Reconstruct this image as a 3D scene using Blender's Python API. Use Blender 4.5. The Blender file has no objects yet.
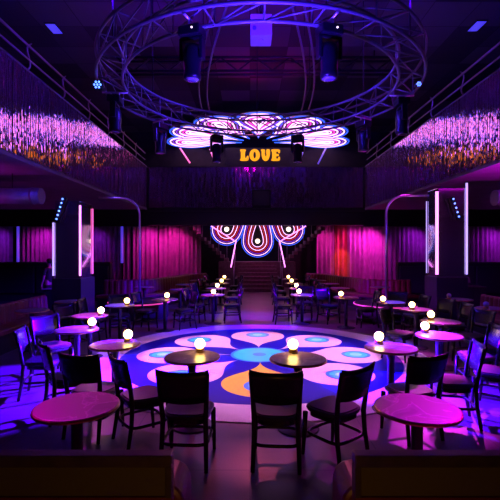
import bpy, bmesh, math, random
from mathutils import Vector, Matrix
random.seed(7)
PI = math.pi
scene = bpy.context.scene
C = scene.collection
F = 417.0; H = 1.9                       # focal length in pixels of a 500 px frame, eye height

def at(px, py, Y):
    return Vector(((px-250)*Y/F, Y, H-(py-250)*Y/F))
def atz(px, py, z):
    Y = (H-z)*F/(py-250)
    return Vector(((px-250)*Y/F, Y, z))

# ------------------------------------------------------------------ materials
def nt(m):
    m.use_nodes = True
    return m.node_tree, m.node_tree.nodes['Principled BSDF']
def mat(name, col, rough=.5, metal=0, spec=.5, noise=0, nscale=8, bump=0, bscale=40, coat=0):
    m = bpy.data.materials.new(name); t, b = nt(m)
    b.inputs['Base Color'].default_value = (*col, 1)
    b.inputs['Roughness'].default_value = rough
    b.inputs['Metallic'].default_value = metal
    b.inputs['Specular IOR Level'].default_value = spec
    b.inputs['Coat Weight'].default_value = coat
    if noise or bump:
        tc = t.nodes.new('ShaderNodeTexCoord')
    if noise:
        n = t.nodes.new('ShaderNodeTexNoise'); n.inputs['Scale'].default_value = nscale; n.inputs['Detail'].default_value = 6
        r = t.nodes.new('ShaderNodeValToRGB')
        r.color_ramp.elements[0].position = .3; r.color_ramp.elements[1].position = .7
        r.color_ramp.elements[0].color = (*[c*(1-noise) for c in col], 1)
        r.color_ramp.elements[1].color = (*[min(1, c*(1+noise)) for c in col], 1)
        t.links.new(tc.outputs['Object'], n.inputs['Vector']); t.links.new(n.outputs['Fac'], r.inputs['Fac'])
        t.links.new(r.outputs['Color'], b.inputs['Base Color'])
    if bump:
        n = t.nodes.new('ShaderNodeTexNoise'); n.inputs['Scale'].default_value = bscale
        bp = t.nodes.new('ShaderNodeBump'); bp.inputs['Strength'].default_value = bump; bp.inputs['Distance'].default_value = .01
        t.links.new(tc.outputs['Object'], n.inputs['Vector']); t.links.new(n.outputs['Fac'], bp.inputs['Height'])
        t.links.new(bp.outputs['Normal'], b.inputs['Normal'])
    return m
def glow(name, col, s, base=(.8, .8, .8)):
    m = bpy.data.materials.new(name); t, b = nt(m)
    b.inputs['Base Color'].default_value = (*base, 1)
    b.inputs['Emission Color'].default_value = (*col, 1)
    b.inputs['Emission Strength'].default_value = s
    return m

M = {}
M['ceil'] = None
M['black'] = mat('black_paint', (.012, .012, .014), .55)
M['dark_wall'] = mat('dark_wall', (.026, .018, .026), .7, noise=.25, nscale=3)
M['beam'] = mat('black_beam', (.02, .018, .022), .45)
M['chair_wood'] = mat('ebonised_wood', (.011, .008, .008), .27, noise=.3, nscale=14, bump=.05, bscale=60)
M['chair_seat'] = mat('dark_vinyl_seat', (.015, .009, .013), .42, bump=.08, bscale=160)
M['iron'] = mat('black_cast_iron', (.015, .015, .016), .5, bump=.1, bscale=120)
M['brass'] = mat('aged_brass', (.62, .42, .16), .28, 1, noise=.2, nscale=20)
M['chrome'] = mat('chrome', (.88, .82, .88), .3, .85)
M['truss'] = mat('truss_aluminium', (.17, .17, .2), .42, .4)
M['rail'] = mat('painted_rail_metal', (.5, .36, .46), .4, .3)
M['fixture'] = mat('fixture_plastic', (.008, .008, .010), .3, spec=.25)
M['lens'] = mat('fixture_lens', (.25, .22, .4), .06, .3, coat=1)
M['velvet'] = mat('velvet_curtain', (.6, .30, .52), .85, noise=.15, nscale=3)
M['red_velvet'] = mat('red_velvet_curtain', (.7, .2, .16), .85, noise=.15, nscale=3)
M['plum_velvet'] = mat('plum_curtain', (.34, .17, .38), .6, noise=.2, nscale=3)
M['banq'] = mat('oxblood_vinyl', (.22, .035, .03), .4, noise=.15, nscale=6)
M['maroon'] = mat('maroon_vinyl', (.16, .02, .035), .4, noise=.2, nscale=8)
M['olive'] = mat('olive_fabric_panel', (.11, .08, .035), .8, bump=.3, bscale=300)
M['rail_wood'] = mat('dark_divider_wood', (.07, .04, .05), .35, noise=.3, nscale=12)
M['mirror'] = mat('mirror_cladding', (.7, .66, .72), .06, .95)
M['booth'] = mat('black_booth_vinyl', (.025, .02, .03), .45)
M['duct'] = mat('galvanised_duct', (.3, .27, .3), .4, .5, noise=.15, nscale=5)
M['fringe'] = mat('metallic_fringe', (.95, .45, .86), .07, .9)
M['stair'] = mat('stair_carpet', (.2, .09, .11), .75, noise=.3, nscale=10)
M['white_box'] = mat('white_projector_case', (.6, .6, .62), .4)
M['shade'] = mat('opal_shade', (.5, .34, .5), .4)
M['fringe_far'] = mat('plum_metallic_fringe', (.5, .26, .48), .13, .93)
M['balc'] = mat('balcony_soffit', (.2, .15, .2), .6, noise=.15, nscale=2)
M['skin'] = mat('skin', (.55, .30, .24), .5, noise=.08, nscale=20)
M['hair'] = mat('dark_hair', (.02, .014, .012), .5, bump=.3, bscale=90)
M['shirt'] = mat('black_tshirt', (.02, .02, .024), .8, bump=.15, bscale=40)
M['trousers'] = mat('black_trousers', (.016, .016, .02), .8)
M['eye'] = mat('eye_white', (.7, .7, .7), .3)
M['lip'] = mat('lips', (.4, .15, .14), .5)
M['globe'] = glow('opal_globe_lit', (1, .56, .15), 25)
M['globe_off'] = mat('opal_globe_unlit', (.75, .6, .78), .25, coat=.4)
M['tube_white'] = glow('neon_white_pink', (1, .24, 1), 3.8)
M['tube_pink'] = glow('neon_pink', (1, .12, .50), 1.9)
M['tube_blue'] = glow('neon_blue', (.10, .05, 1), .8)
M['tube_pale'] = glow('neon_pale', (.5, .36, 1), 1.9)
M['n_blue'] = glow('flower_blue', (.03, .10, 1), 2.4, (0,0,0))
M['n_white'] = glow('flower_white', (1, .52, 1), 3.1, (0,0,0))
M['n_red'] = glow('flower_red', (1, .015, .03), 1.2, (0,0,0))
M['n_pink'] = glow('flower_pink', (1, .03, .62), 2.0, (0,0,0))
M['n_violet'] = glow('flower_violet', (.3, .02, 1), 1.2, (0,0,0))
M['n_bulb'] = glow('flower_bulb', (1, .75, .6), 3)
M['sign_letter'] = glow('sign_amber', (1, .40, .0), 1.5, (0,0,0))
M['led'] = glow('led_blue', (.10, .25, 1), 4)
M['panel_light'] = glow('panel_blue', (.06, .05, 1), 1.1)
M['rim_pink'] = glow('podium_rim', (1, .05, .40), 1.3)
M['gold_red'] = glow('step_light', (1, .16, .06), 1.2)

# main floor: polished dark concrete with faint mottling and joints
def floor_mat():
    m = bpy.data.materials.new('polished_floor'); t, b = nt(m)
    tc = t.nodes.new('ShaderNodeTexCoord')
    n = t.nodes.new('ShaderNodeTexNoise'); n.inputs['Scale'].default_value = 1.3; n.inputs['Detail'].default_value = 8
    s = t.nodes.new('ShaderNodeTexNoise'); s.inputs['Scale'].default_value = 60; s.inputs['Detail'].default_value = 3
    br = t.nodes.new('ShaderNodeTexBrick'); br.offset = 0; br.inputs['Scale'].default_value = 1
    br.inputs['Brick Width'].default_value = 1.2; br.inputs['Row Height'].default_value = 1.2; br.inputs['Mortar Size'].default_value = .006
    br.inputs['Color1'].default_value = (.15, .095, .10, 1); br.inputs['Color2'].default_value = (.115, .072, .078, 1); br.inputs['Mortar'].default_value = (.05, .04, .045, 1)
    mx = t.nodes.new('ShaderNodeMix'); mx.data_type = 'RGBA'; mx.blend_type = 'MULTIPLY'; mx.inputs['Factor'].default_value = 1
    r = t.nodes.new('ShaderNodeMapRange'); r.inputs['From Min'].default_value = .3; r.inputs['From Max'].default_value = .7; r.inputs['To Min'].default_value = .65; r.inputs['To Max'].default_value = 1.15
    ad = t.nodes.new('ShaderNodeMath'); ad.operation = 'MULTIPLY_ADD'; ad.inputs[1].default_value = .35; 
    t.links.new(tc.outputs['Object'], n.inputs['Vector']); t.links.new(tc.outputs['Object'], s.inputs['Vector']); t.links.new(tc.outputs['Object'], br.inputs['Vector'])
    t.links.new(s.outputs['Fac'], ad.inputs[0]); t.links.new(n.outputs['Fac'], ad.inputs[2])
    t.links.new(ad.outputs[0], r.inputs['Value']); r.inputs['From Min'].default_value = .45; r.inputs['From Max'].default_value = .9
    t.links.new(br.outputs['Color'], mx.inputs['A']); t.links.new(r.outputs[0], mx.inputs['B'])
    t.links.new(mx.outputs['Result'], b.inputs['Base Color'])
    b.inputs['Roughness'].default_value = .33
    return m
def speck(name, col, amt=.25, rough=.4, scale=90):
    return mat(name, col, rough, noise=amt, nscale=scale)
def marble_mat():
    m = bpy.data.materials.new('dark_marble'); t, b = nt(m)
    tc = t.nodes.new('ShaderNodeTexCoord'); gm = t.nodes.new('ShaderNodeNewGeometry')
    oi = t.nodes.new('ShaderNodeObjectInfo')
    va = t.nodes.new('ShaderNodeVectorMath'); va.operation = 'MULTIPLY_ADD'; va.inputs[1].default_value = (1, 1, 1)
    sc = t.nodes.new('ShaderNodeVectorMath'); sc.operation = 'SCALE'; sc.inputs['Scale'].default_value = 40
    cx = t.nodes.new('ShaderNodeCombineXYZ')
    t.links.new(oi.outputs['Random'], cx.inputs[0]); t.links.new(oi.outputs['Random'], cx.inputs[1])
    t.links.new(cx.outputs[0], sc.inputs[0]); t.links.new(tc.outputs['Object'], va.inputs[0]); t.links.new(sc.outputs[0], va.inputs[2])
    n = t.nodes.new('ShaderNodeTexNoise'); n.inputs['Scale'].default_value = 3.2; n.inputs['Detail'].default_value = 7; n.inputs['Distortion'].default_value = 1.1
    t.links.new(va.outputs[0], n.inputs['Vector'])
    r = t.nodes.new('ShaderNodeValToRGB'); e = r.color_ramp.elements
    e[0].position = .0; e[0].color = (.22, .16, .14, 1); e[1].position = 1; e[1].color = (.22, .155, .135, 1)
    for p, c in ((.486, (.24, .17, .15, 1)), (.5, (.46, .35, .33, 1)), (.514, (.26, .19, .20, 1)), (.6, (.16, .12, .10, 1))):
        x = e.new(p); x.color = c
    t.links.new(n.outputs['Fac'], r.inputs['Fac']); t.links.new(r.outputs['Color'], b.inputs['Base Color'])
    b.inputs['Roughness'].default_value = .32; b.inputs['Specular IOR Level'].default_value = .9
    return m
def ceil_mat():
    m = bpy.data.materials.new('acoustic_ceiling_panels'); t, b = nt(m)
    tc = t.nodes.new('ShaderNodeTexCoord')
    br = t.nodes.new('ShaderNodeTexBrick'); br.offset = 0; br.inputs['Scale'].default_value = 1
    br.inputs['Brick Width'].default_value = 1.25; br.inputs['Row Height'].default_value = 1.25; br.inputs['Mortar Size'].default_value = .012
    br.inputs['Bias'].default_value = -.1
    br.inputs['Color1'].default_value = (.03, .028, .03, 1); br.inputs['Color2'].default_value = (.16, .15, .16, 1); br.inputs['Mortar'].default_value = (.03, .03, .03, 1)
    t.links.new(tc.outputs['Object'], br.inputs['Vector']); t.links.new(br.outputs['Color'], b.inputs['Base Color'])
    b.inputs['Roughness'].default_value = .9
    return m
M['floor'] = floor_mat(); M['marble'] = marble_mat(); M['ceil'] = ceil_mat()
M['d_ring'] = speck('dance_ring_terrazzo', (.80, .64, .78), .22)
M['d_bg'] = mat('dance_ultramarine', (.004, .0, .30), .5, spec=.12)
M['d_petal'] = speck('dance_petal_pink', (.84, .54, .66), .2)
M['d_petal_y'] = speck('dance_petal_lamp_yellow', (.95, .58, .02), .25)  # warm light of the nearby globe lamps painted into this petal
M['d_petal_o'] = speck('dance_petal_apricot', (.88, .56, .44), .2)  # fainter lamp yellow mixed into the petal colour
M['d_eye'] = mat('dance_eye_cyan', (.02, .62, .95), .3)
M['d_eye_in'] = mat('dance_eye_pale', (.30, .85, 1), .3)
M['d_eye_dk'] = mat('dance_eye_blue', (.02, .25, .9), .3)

# ------------------------------------------------------------------ mesh builder
class MB:
    def __init__(s): s.v = []; s.f = []; s.mi = []; s.sm = []
    def add(s, vs, fs, mi=0, smooth=False):
        o = len(s.v); s.v += [tuple(v) for v in vs]
        for f in fs: s.f.append(tuple(i+o for i in f)); s.mi.append(mi); s.sm.append(smooth)
        return s
    def box(s, a, b, mi=0):
        x0, y0, z0 = a; x1, y1, z1 = b
        return s.add([(x0,y0,z0),(x1,y0,z0),(x1,y1,z0),(x0,y1,z0),(x0,y0,z1),(x1,y0,z1),(x1,y1,z1),(x0,y1,z1)],
              [(3,2,1,0),(4,5,6,7),(0,1,5,4),(1,2,6,5),(2,3,7,6),(3,0,4,7)], mi)
    def tube(s, pts, r, n=8, mi=0, closed=False, cap=True):
        pts = [Vector(p) for p in pts]; k = len(pts)
        rs = r if isinstance(r, (list, tuple)) else [r]*k
        vs = []; prev = None
        for i, p in enumerate(pts):
            a = pts[(i-1) % k] if (closed or i > 0) else p
            b = pts[(i+1) % k] if (closed or i < k-1) else p
            d = (b-a).normalized()
            if prev is None:
                u = d.orthogonal().normalized()
            else:
                u = (prev - d*prev.dot(d)); u = u.normalized() if u.length > 1e-6 else d.orthogonal().normalized()
            prev = u; w = d.cross(u)
            for j in range(n):
                t = 2*PI*j/n
                vs.append(p + (u*math.cos(t)+w*math.sin(t))*rs[i])
        fs = []
        for i in range(k if closed else k-1):
            i2 = (i+1) % k
            for j in range(n):
                j2 = (j+1) % n
                fs.append((i*n+j, i*n+j2, i2*n+j2, i2*n+j))
        s.add(vs, fs, mi, True)
        if cap and not closed:
            o = len(s.v)-len(vs)
            s.f.append(tuple(o+j for j in reversed(range(n)))); s.mi.append(mi); s.sm.append(False)
            s.f.append(tuple(o+(k-1)*n+j for j in range(n))); s.mi.append(mi); s.sm.append(False)
        return s
    def lathe(s, prof, n=32, mi=0, c=(0,0,0)):
        vs = []; k = len(prof)
        for r, z in prof:
            for j in range(n):
                t = 2*PI*j/n; vs.append((c[0]+r*math.cos(t), c[1]+r*math.sin(t), c[2]+z))
        fs = [(i*n+j, i*n+(j+1)%n, (i+1)*n+(j+1)%n, (i+1)*n+j) for i in range(k-1) for j in range(n)]
        s.add(vs, fs, mi, True)
        o = len(s.v)-len(vs)
        s.f.append(tuple(o+j for j in reversed(range(n)))); s.mi.append(mi); s.sm.append(False)
        s.f.append(tuple(o+(k-1)*n+j for j in range(n))); s.mi.append(mi); s.sm.append(False)
        return s
    def sphere(s, c, r, n=20, m=12, mi=0, sc=(1,1,1)):
        vs = [(c[0], c[1], c[2]-r*sc[2])]; 
        for i in range(1, m):
            a = -PI/2+PI*i/m
            for j in range(n):
                t = 2*PI*j/n
                vs.append((c[0]+r*sc[0]*math.cos(a)*math.cos(t), c[1]+r*sc[1]*math.cos(a)*math.sin(t), c[2]+r*sc[2]*math.sin(a)))
        vs.append((c[0], c[1], c[2]+r*sc[2])); L = len(vs)-1
        fs = [(0, 1+(j+1)%n, 1+j) for j in range(n)]
        for i in range(m-2):
            for j in range(n):
                fs.append((1+i*n+j, 1+i*n+(j+1)%n, 1+(i+1)*n+(j+1)%n, 1+(i+1)*n+j))
        fs += [(1+(m-2)*n+j, 1+(m-2)*n+(j+1)%n, L) for j in range(n)]
        return s.add(vs, fs, mi, True)
    def prism(s, pts, z0, z1, mi=0, mi_top=None):       # polygon in xy extruded in z
        n = len(pts)
        vs = [(x, y, z0) for x, y in pts]+[(x, y, z1) for x, y in pts]
        s.add(vs, [tuple(reversed(range(n)))]+[(i, (i+1)%n, n+(i+1)%n, n+i) for i in range(n)], mi)
        o = len(s.v)-2*n
        s.f.append(tuple(o+n+i for i in range(n))); s.mi.append(mi if mi_top is None else mi_top); s.sm.append(False)
        return s
    def xf(s, mtx):
        s.v = [tuple(mtx @ Vector(v)) for v in s.v]; return s
    def build(s, name, mats, parent=None, loc=None, bevel=0, subsurf=0):
        me = bpy.data.meshes.new(name); me.from_pydata(s.v, [], s.f)
        for m in (mats if isinstance(mats, (list, tuple)) else [mats]): me.materials.append(m)
        me.polygons.foreach_set('material_index', s.mi); me.polygons.foreach_set('use_smooth', s.sm)
        me.update()
        o = bpy.data.objects.new(name, me); C.objects.link(o)
        if parent: o.parent = parent
        if loc is not None: o.location = loc
        if bevel:
            b = o.modifiers.new('bevel', 'BEVEL'); b.width = bevel; b.segments = 2; b.limit_method = 'ANGLE'
        if subsurf:
            b = o.modifiers.new('subsurf', 'SUBSURF'); b.levels = b.render_levels = subsurf
        return o
def tag(o, label=None, cat=None, group=None, kind=None):
    if label: o['label'] = label
    if cat: o['category'] = cat
    if group: o['group'] = group
    if kind: o['kind'] = kind
    return o
def thing(name, label, cat, loc=(0,0,0), rz=0, group=None):
    o = bpy.data.objects.new(name, None); C.objects.link(o)
    o.location = loc; o.rotation_euler = (0, 0, rz); o.empty_display_size = .1
    return tag(o, label, cat, group)
def dup(root, loc, rz, label, group=None, name=None):
    r = root.copy(); C.objects.link(r); r.location = loc; r.rotation_euler = (0, 0, rz)
    r['label'] = label
    if group: r['group'] = group
    for ch in list(root.children):
        c = ch.copy(); C.objects.link(c); c.parent = r
        for g in list(ch.children):
            d = g.copy(); C.objects.link(d); d.parent = c
    return r
def struct(o, label=None):
    o['kind'] = 'structure'
    if label: o['label'] = label
    return o

AX = .17                                  # room axis
XL, XR = -5.2, 5.8                        # balcony fronts
ZB, ZT = 3.98, 6.06                       # fascia bottom / top
YF = 21.0                                 # far balcony front
YW = 23.7                                 # back wall

# ------------------------------------------------------------------ shell
struct(MB().box((-15, -3, -.2), (15.6, 24, 0)).build('floor', M['floor']), 'polished dark floor of the club')
struct(MB().box((-15, -3, 8.6), (15.6, 24, 8.8)).build('ceiling', M['ceil']), 'dark panelled ceiling')
struct(MB().box((-15, YW, 0), (15.6, YW+.25, 8.6)).build('wall_back', M['dark_wall']), 'dark wall at the far end')
struct(MB().box((-15.2, -3, 0), (-15, 24, 8.6)).build('wall_left', M['dark_wall']), 'dark wall on the left')
struct(MB().box((15.6, -3, 0), (15.8, 24, 8.6)).build('wall_right', M['dark_wall']), 'dark wall on the right')
struct(MB().box((-15, -3.2, 0), (15.6, -3, 8.6)).build('wall_front', M['dark_wall']), 'dark wall behind the viewer')

def side_balcony(x, sgn, label):
    b = MB()
    xo = -15 if sgn < 0 else 15.6
    b.box((min(x+sgn*.05, xo), -3, ZB-.02), (max(x+sgn*.05, xo), YF+.2, ZB+.2))
    b.box((min(x+sgn*.05, x+sgn*.16), -3, ZB+.2), (max(x+sgn*.05, x+sgn*.16), YF+.2, ZT))
    b.box((min(x-sgn*.02, x+sgn*.2), -3, ZT), (max(x-sgn*.02, x+sgn*.2), YF+.2, ZT+.06))
    b.box((min(x-sgn*.02, x+sgn*.05), -3, ZB-.06), (max(x-sgn*.02, x+sgn*.05), YF+.0, ZB+.02))
    o = b.build('balcony', M['balc']); struct(o, label); return o
side_balcony(XL, -1, 'left balcony running the length of the room')
side_balcony(XR, 1, 'right balcony running the length of the room')
b = MB(); b.box((XL, YF+.06, 3.16), (XR, YF+.5, ZB-.02)); b.box((XL, YF+.06, ZB-.02), (XR, YW, ZB+.2)); b.box((XL, YF+.08, ZB+.2), (XR, YF+.2, ZT)); b.box((XL-.1, YF-.02, ZT), (XR+.1, YF+.22, ZT+.06))
b.box((XL, YF-.02, 3.86), (XR, YF+.06, ZB))
for xx in (-1.9, 2.3): b.box((xx-.25, YF-.04, 3.12), (xx+.25, YF+.1, 3.3))
struct(b.build('balcony', M['beam']), 'far balcony with a black beam above the stairs')

# metallic fringe on the balcony fronts: narrow strips that each hang a little turned
def fringe(name, label, p0, p1, z0, z1, nrm, w=.034, seg=.07, yaw=.06, pitch=.011, mt='fringe'):
    p0 = Vector(p0); p1 = Vector(p1); L = (p1-p0).length; d = (p1-p0)/L; nrm = Vector(nrm)
    m = MB(); n = int(L/w); k = max(1, int((z1-z0)/seg))
    for i in range(n):
        base = random.gauss(0, yaw*.6); sway = random.gauss(0, yaw*.5)
        zb = z0+random.uniform(0, .05)
        prevv = None
        pit = random.gauss(0, pitch)
        off = random.uniform(0, .02)
        for j in range(k):
            za = zb+(z1-zb)*j/k; zc = zb+(z1-zb)*(j+1)/k
            a = base+random.gauss(0, yaw); t = pit*.6+random.gauss(0, pitch)
            c = p0+d*(i+.5)*w+nrm*(.02+off)
            hx = d*(w*.5*math.cos(a))+nrm*(w*.5*math.sin(a))
            dz = nrm*((zc-za)*.5*math.sin(t))
            zm = Vector((0,0,za)); zn = Vector((0,0,zc))
            m.add([c-hx+zm-dz, c+hx+zm-dz, c+hx+zn+dz, c-hx+zn+dz], [(0,1,2,3)], 0)
    o = m.build(name, M[mt])
    return tag(o, label, 'fringe curtain', 'metallic fringe on the balcony fronts', 'stuff')
fringe('fringe_curtain', 'shimmering metallic fringe covering the left balcony front', (XL, 3, 0), (XL, YF, 0), ZB+.02, ZT, (1,0,0))
fringe('fringe_curtain', 'shimmering metallic fringe covering the right balcony front', (XR, YF, 0), (XR, 3, 0), ZB+.02, ZT, (-1,0,0))
fringe('fringe_curtain', 'dim metallic fringe covering the far balcony front under the sign', (XL+.12, YF-.03, 0), (XR-.12, YF-.03, 0), ZB+.02, ZT, (0,-1,0), w=.06, seg=.25, yaw=.035, pitch=.02, mt='fringe_far')

# balcony railings with S-curved posts
def railing(x, sgn, ys, label):
    t = thing('balcony_railing', label, 'railing', (x+sgn*.09, 12, ZT+.06), 0, 'balcony railings')
    for z, r in ((.66, .030), (.33, .024)):
        MB().tube([(0, -13, z), (0, YF-12, z)], r, 8).build('rail', M['rail'], t)
    for y in ys:
        pts = []
        for i in range(13):
            u = i/12
            pts.append((0, y-12+.28*(u-.5)+.13*math.sin(2*PI*u), u*.78))
        MB().tube(pts, [.022]*12+[.010], 7).build('post', M['rail'], t)
    return t
railing(XL, -1, [8.1+1.87*i for i in range(7)], 'tubular railing with curved posts on the left balcony')
railing(XR, 1, [9.6+1.95*i for i in range(6)], 'tubular railing with curved posts on the right balcony')

# ------------------------------------------------------------------ dance floor
def petal_outline(a, rho, d0, n=26, sharp=.55, ang=105):
    """teardrop pointing to the origin, lobe centre at distance a on +x, apex at d0"""
    A = math.radians(ang); pts = []
    for i in range(n+1):
        t = -A+2*A*i/n; pts.append((a+rho*math.cos(t), rho*math.sin(t)))
    e = pts[-1]; tx, ty = -math.sin(A), math.cos(A)
    L = (e[0]-d0)
    c1 = (e[0]+tx*L*.35, e[1]+ty*L*.35); c2 = (d0+L*sharp, 0.0)
    up = []
    for i in range(1, 13):
        u = i/12; v = 1-u
        x = v**3*e[0]+3*v*v*u*c1[0]+3*v*u*u*c2[0]+u**3*d0
        y = v**3*e[1]+3*v*v*u*c1[1]+3*v*u*u*c2[1]
        up.append((x, max(y, 0)))
    low = [(x, -y) for x, y in up[:-1]][::-1]
    return pts+up+low
DC = (AX, 7.53)
def circ(r, n=96, c=(0, 0)): return [(c[0]+r*math.cos(2*PI*i/n), c[1]+r*math.sin(2*PI*i/n)) for i in range(n)]
b = MB()
b.prism(circ(2.97), 0.0, .012, 0); b.prism(circ(2.45), .0121, .0135, 1)
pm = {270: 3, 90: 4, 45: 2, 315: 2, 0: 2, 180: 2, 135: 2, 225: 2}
for deg in range(0, 360, 45):
    R = math.radians(deg); ca, sa = math.cos(R), math.sin(R)
    rot = lambda P: [(x*ca-y*sa, x*sa+y*ca) for x, y in P]
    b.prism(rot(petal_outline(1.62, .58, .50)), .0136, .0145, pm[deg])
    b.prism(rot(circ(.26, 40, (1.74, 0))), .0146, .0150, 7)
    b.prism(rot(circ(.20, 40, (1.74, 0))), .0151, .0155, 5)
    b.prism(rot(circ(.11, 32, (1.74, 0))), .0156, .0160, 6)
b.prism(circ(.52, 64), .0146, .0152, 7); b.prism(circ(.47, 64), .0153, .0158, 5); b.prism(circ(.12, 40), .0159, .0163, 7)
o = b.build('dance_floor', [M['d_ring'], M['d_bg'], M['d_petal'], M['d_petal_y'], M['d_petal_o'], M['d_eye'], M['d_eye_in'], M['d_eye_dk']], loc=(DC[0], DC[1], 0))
tag(o, 'round dance floor inlaid with an eight-petal flower in a pale ring', 'dance floor')

# ------------------------------------------------------------------ tables, lamps, chairs
def make_table(label, loc):
    t = thing('pedestal_table', label, 'table', loc, 0, 'round pedestal tables')
    MB().lathe([(.285, .722), (.298, .726), (.300, .735), (.298, .748), (.292, .75)], 48).build('tabletop', M['marble'], t)
    MB().lathe([(.2985, .724), (.305, .726), (.306, .737), (.303, .745), (.2985, .745)], 48).build('edge_band', M['brass'], t)
    MB().lathe([(.04, .03), (.042, .60), (.05, .68), (.09, .70), (.10, .722)], 20).build('pedestal', M['iron'], t)
    MB().lathe([(.22, .0), (.225, .008), (.215, .016), (.08, .028), (.05, .05)], 36).build('base', M['iron'], t)
    return t
def make_lamp(label, loc, lit=True):
    t = thing('globe_lamp', label, 'lamp', loc, 0, 'globe table lamps')
    MB().lathe([(.046, 0), (.05, .004), (.05, .03), (.045, .036), (.04, .044), (.036, .046)], 28).build('base', M['brass'], t)
    MB().sphere((0, 0, .092), .055, 24, 14).build('globe', M['globe'] if lit else M['globe_off'], t)
    return t
def make_chair(label, loc, rz):
    t = thing('dining_chair', label, 'chair', loc, rz, 'dark wooden chairs')
    # seat, rounded trapezoid
    P = []
    for i in range(40):
        a = 2*PI*i/40; c, s_ = math.cos(a), math.sin(a)
        x = .215*math.copysign(abs(c)**.55, c); y = .205*math.copysign(abs(s_)**.55, s_)
        x *= 1+.10*(y/.2); P.append((x, y))
    m = MB(); m.prism([(x*.97, y*.97) for x, y in P], .425, .44); m.prism(P, .44, .462); m.prism([(x*.93, y*.93) for x, y in P], .462, .474)
    m.build('seat', M['chair_seat'], t, bevel=.006)
    MB().prism([(x*.86, y*.86) for x, y in P], .375, .4249).build('seat_frame', M['chair_wood'], t)
    for s_ in (-1, 1):
        MB().tube([(s_*.20, .175, .40), (s_*.203, .185, .2), (s_*.207, .20, 0)], [.025, .022, .016], 8).build('leg', M['chair_wood'], t)
        MB().tube([(s_*.20, -.235, 0), (s_*.192, -.195, .25), (s_*.188, -.185, .43), (s_*.20, -.21, .62), (s_*.215, -.262, .86)], [.018, .022, .024, .022, .018], 8).build('leg', M['chair_wood'], t)
    # curved back panel
    vs = []; n = 14
    for side in (0, 1):
        for j in range(5):
            v = j/4
            for i in range(n+1):
                u = i/n*2-1
                w = .205+.022*v
                z = .60+v*.27+(.018*(1-u*u)*(-1 if v == 0 else 0))+(.02*abs(u)**3 if v == 1 else 0)
                y = -.205-.065*v-.028*(1-u*u)+(-.018 if side else 0)
                vs.append((u*w, y, z))
    fs = []; k = (n+1)*5
    for j in range(4):
        for i in range(n):
            q = j*(n+1)+i
            fs.append((q+1, q, q+n+1, q+n+2)); fs.append((k+q, k+q+1, k+q+n+2, k+q+n+1))
    for i in range(n):
        fs.append((i, i+1, k+i+1, k+i)); q = 4*(n+1)+i; fs.append((q+1, q, k+q, k+q+1))
    for j in range(4):
        q = j*(n+1); fs.append((q, k+q, k+q+n+1, q+n+1)); q += n; fs.append((k+q, q, q+n+1, k+q+n+1))
    MB().add(vs, fs, 0, True).build('backrest', M['chair_wood'], t)
    # bentwood hoop stretcher
    pts = [(.200*math.copysign(abs(math.cos(a))**.42, math.cos(a)), -.008+.195*math.copysign(abs(math.sin(a))**.42, math.sin(a)), .215) for a in [2*PI*i/32 for i in range(32)]]
    MB().tube(pts, .015, 7, closed=True).build('stretcher', M['chair_wood'], t)
    return t
first = {}
def table(x, y, label):
    if 't' not in first: first['t'] = make_table(label, (x, y, 0)); return first['t']
    return dup(first['t'], (x, y, 0), random.uniform(0, 6), label)
def lamp(x, y, label, lit=True):
    k = 'l' if lit else 'lo'
    if k not in first: first[k] = make_lamp(label, (x, y, .7505), lit); return first[k]
    return dup(first[k], (x, y, .7505), 0, label)
def chair(x, y, dx, dy, label):
    rz = math.atan2(-dx, dy)
    if 'c' not in first: first['c'] = make_chair(label, (x, y, 0), rz); return first['c']
    return dup(first['c'], (x, y, 0), rz, label)

def tpx(px, py): 
    p = atz(px, py, .75); return p.x, p.y
def table_at(px, py, label): return table(*tpx(px, py), label)
def lamp_at(px, py, label, lit=True):       # px, py of the lamp globe's centre
    p = atz(px, py, .845); return lamp(p.x, p.y, label, lit)
TB = 'round dark marble pedestal table '
LB = 'lit white globe lamp '
for px, py, l in [
  (77, 405, 'with no lamp at front left behind the divider'),
  (417, 407, 'glowing magenta with no lamp at front right'),
  (192, 356, 'on the dance floor edge, left of the pair nearest centre'),
  (298, 358, 'on the dance floor edge, right of the pair nearest centre'),
  (115, 344, 'at the left rim of the dance floor'),
  (391, 347, 'at the right rim of the dance floor'),
  (77, 329, 'glowing violet, nearest of the left rows behind'),
  (90, 315, 'glowing pink, second of the left rows'),
  (32, 310, 'without lamp beside the left banquette'),
  (69, 301, 'without lamp in front of the left mirrored column'),
  (120, 305, 'lit blue in front of the left pole podium'),
  (165, 299, 'beyond the dance floor at left, before the pink curtain'),
  (213, 294.5, 'first on the left side of the stair aisle'),
  (439, 335, 'glowing bright magenta, nearest in the right rows'),
  (441, 321, 'glowing pink, second in the right rows'),
  (416, 309, 'glowing magenta, third in the right rows'),
  (391, 302, 'lit blue in front of the right pole podium'),
  (346, 297, 'beyond the dance floor at right, before the orange curtain'),
  (302, 294.5, 'first on the right side of the stair aisle'),
  (459, 299, 'with unlit lamp in front of the right column'),
  (492, 308, 'with unlit lamp beside the right banquette')]:
    table_at(px, py, TB+l)
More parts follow.
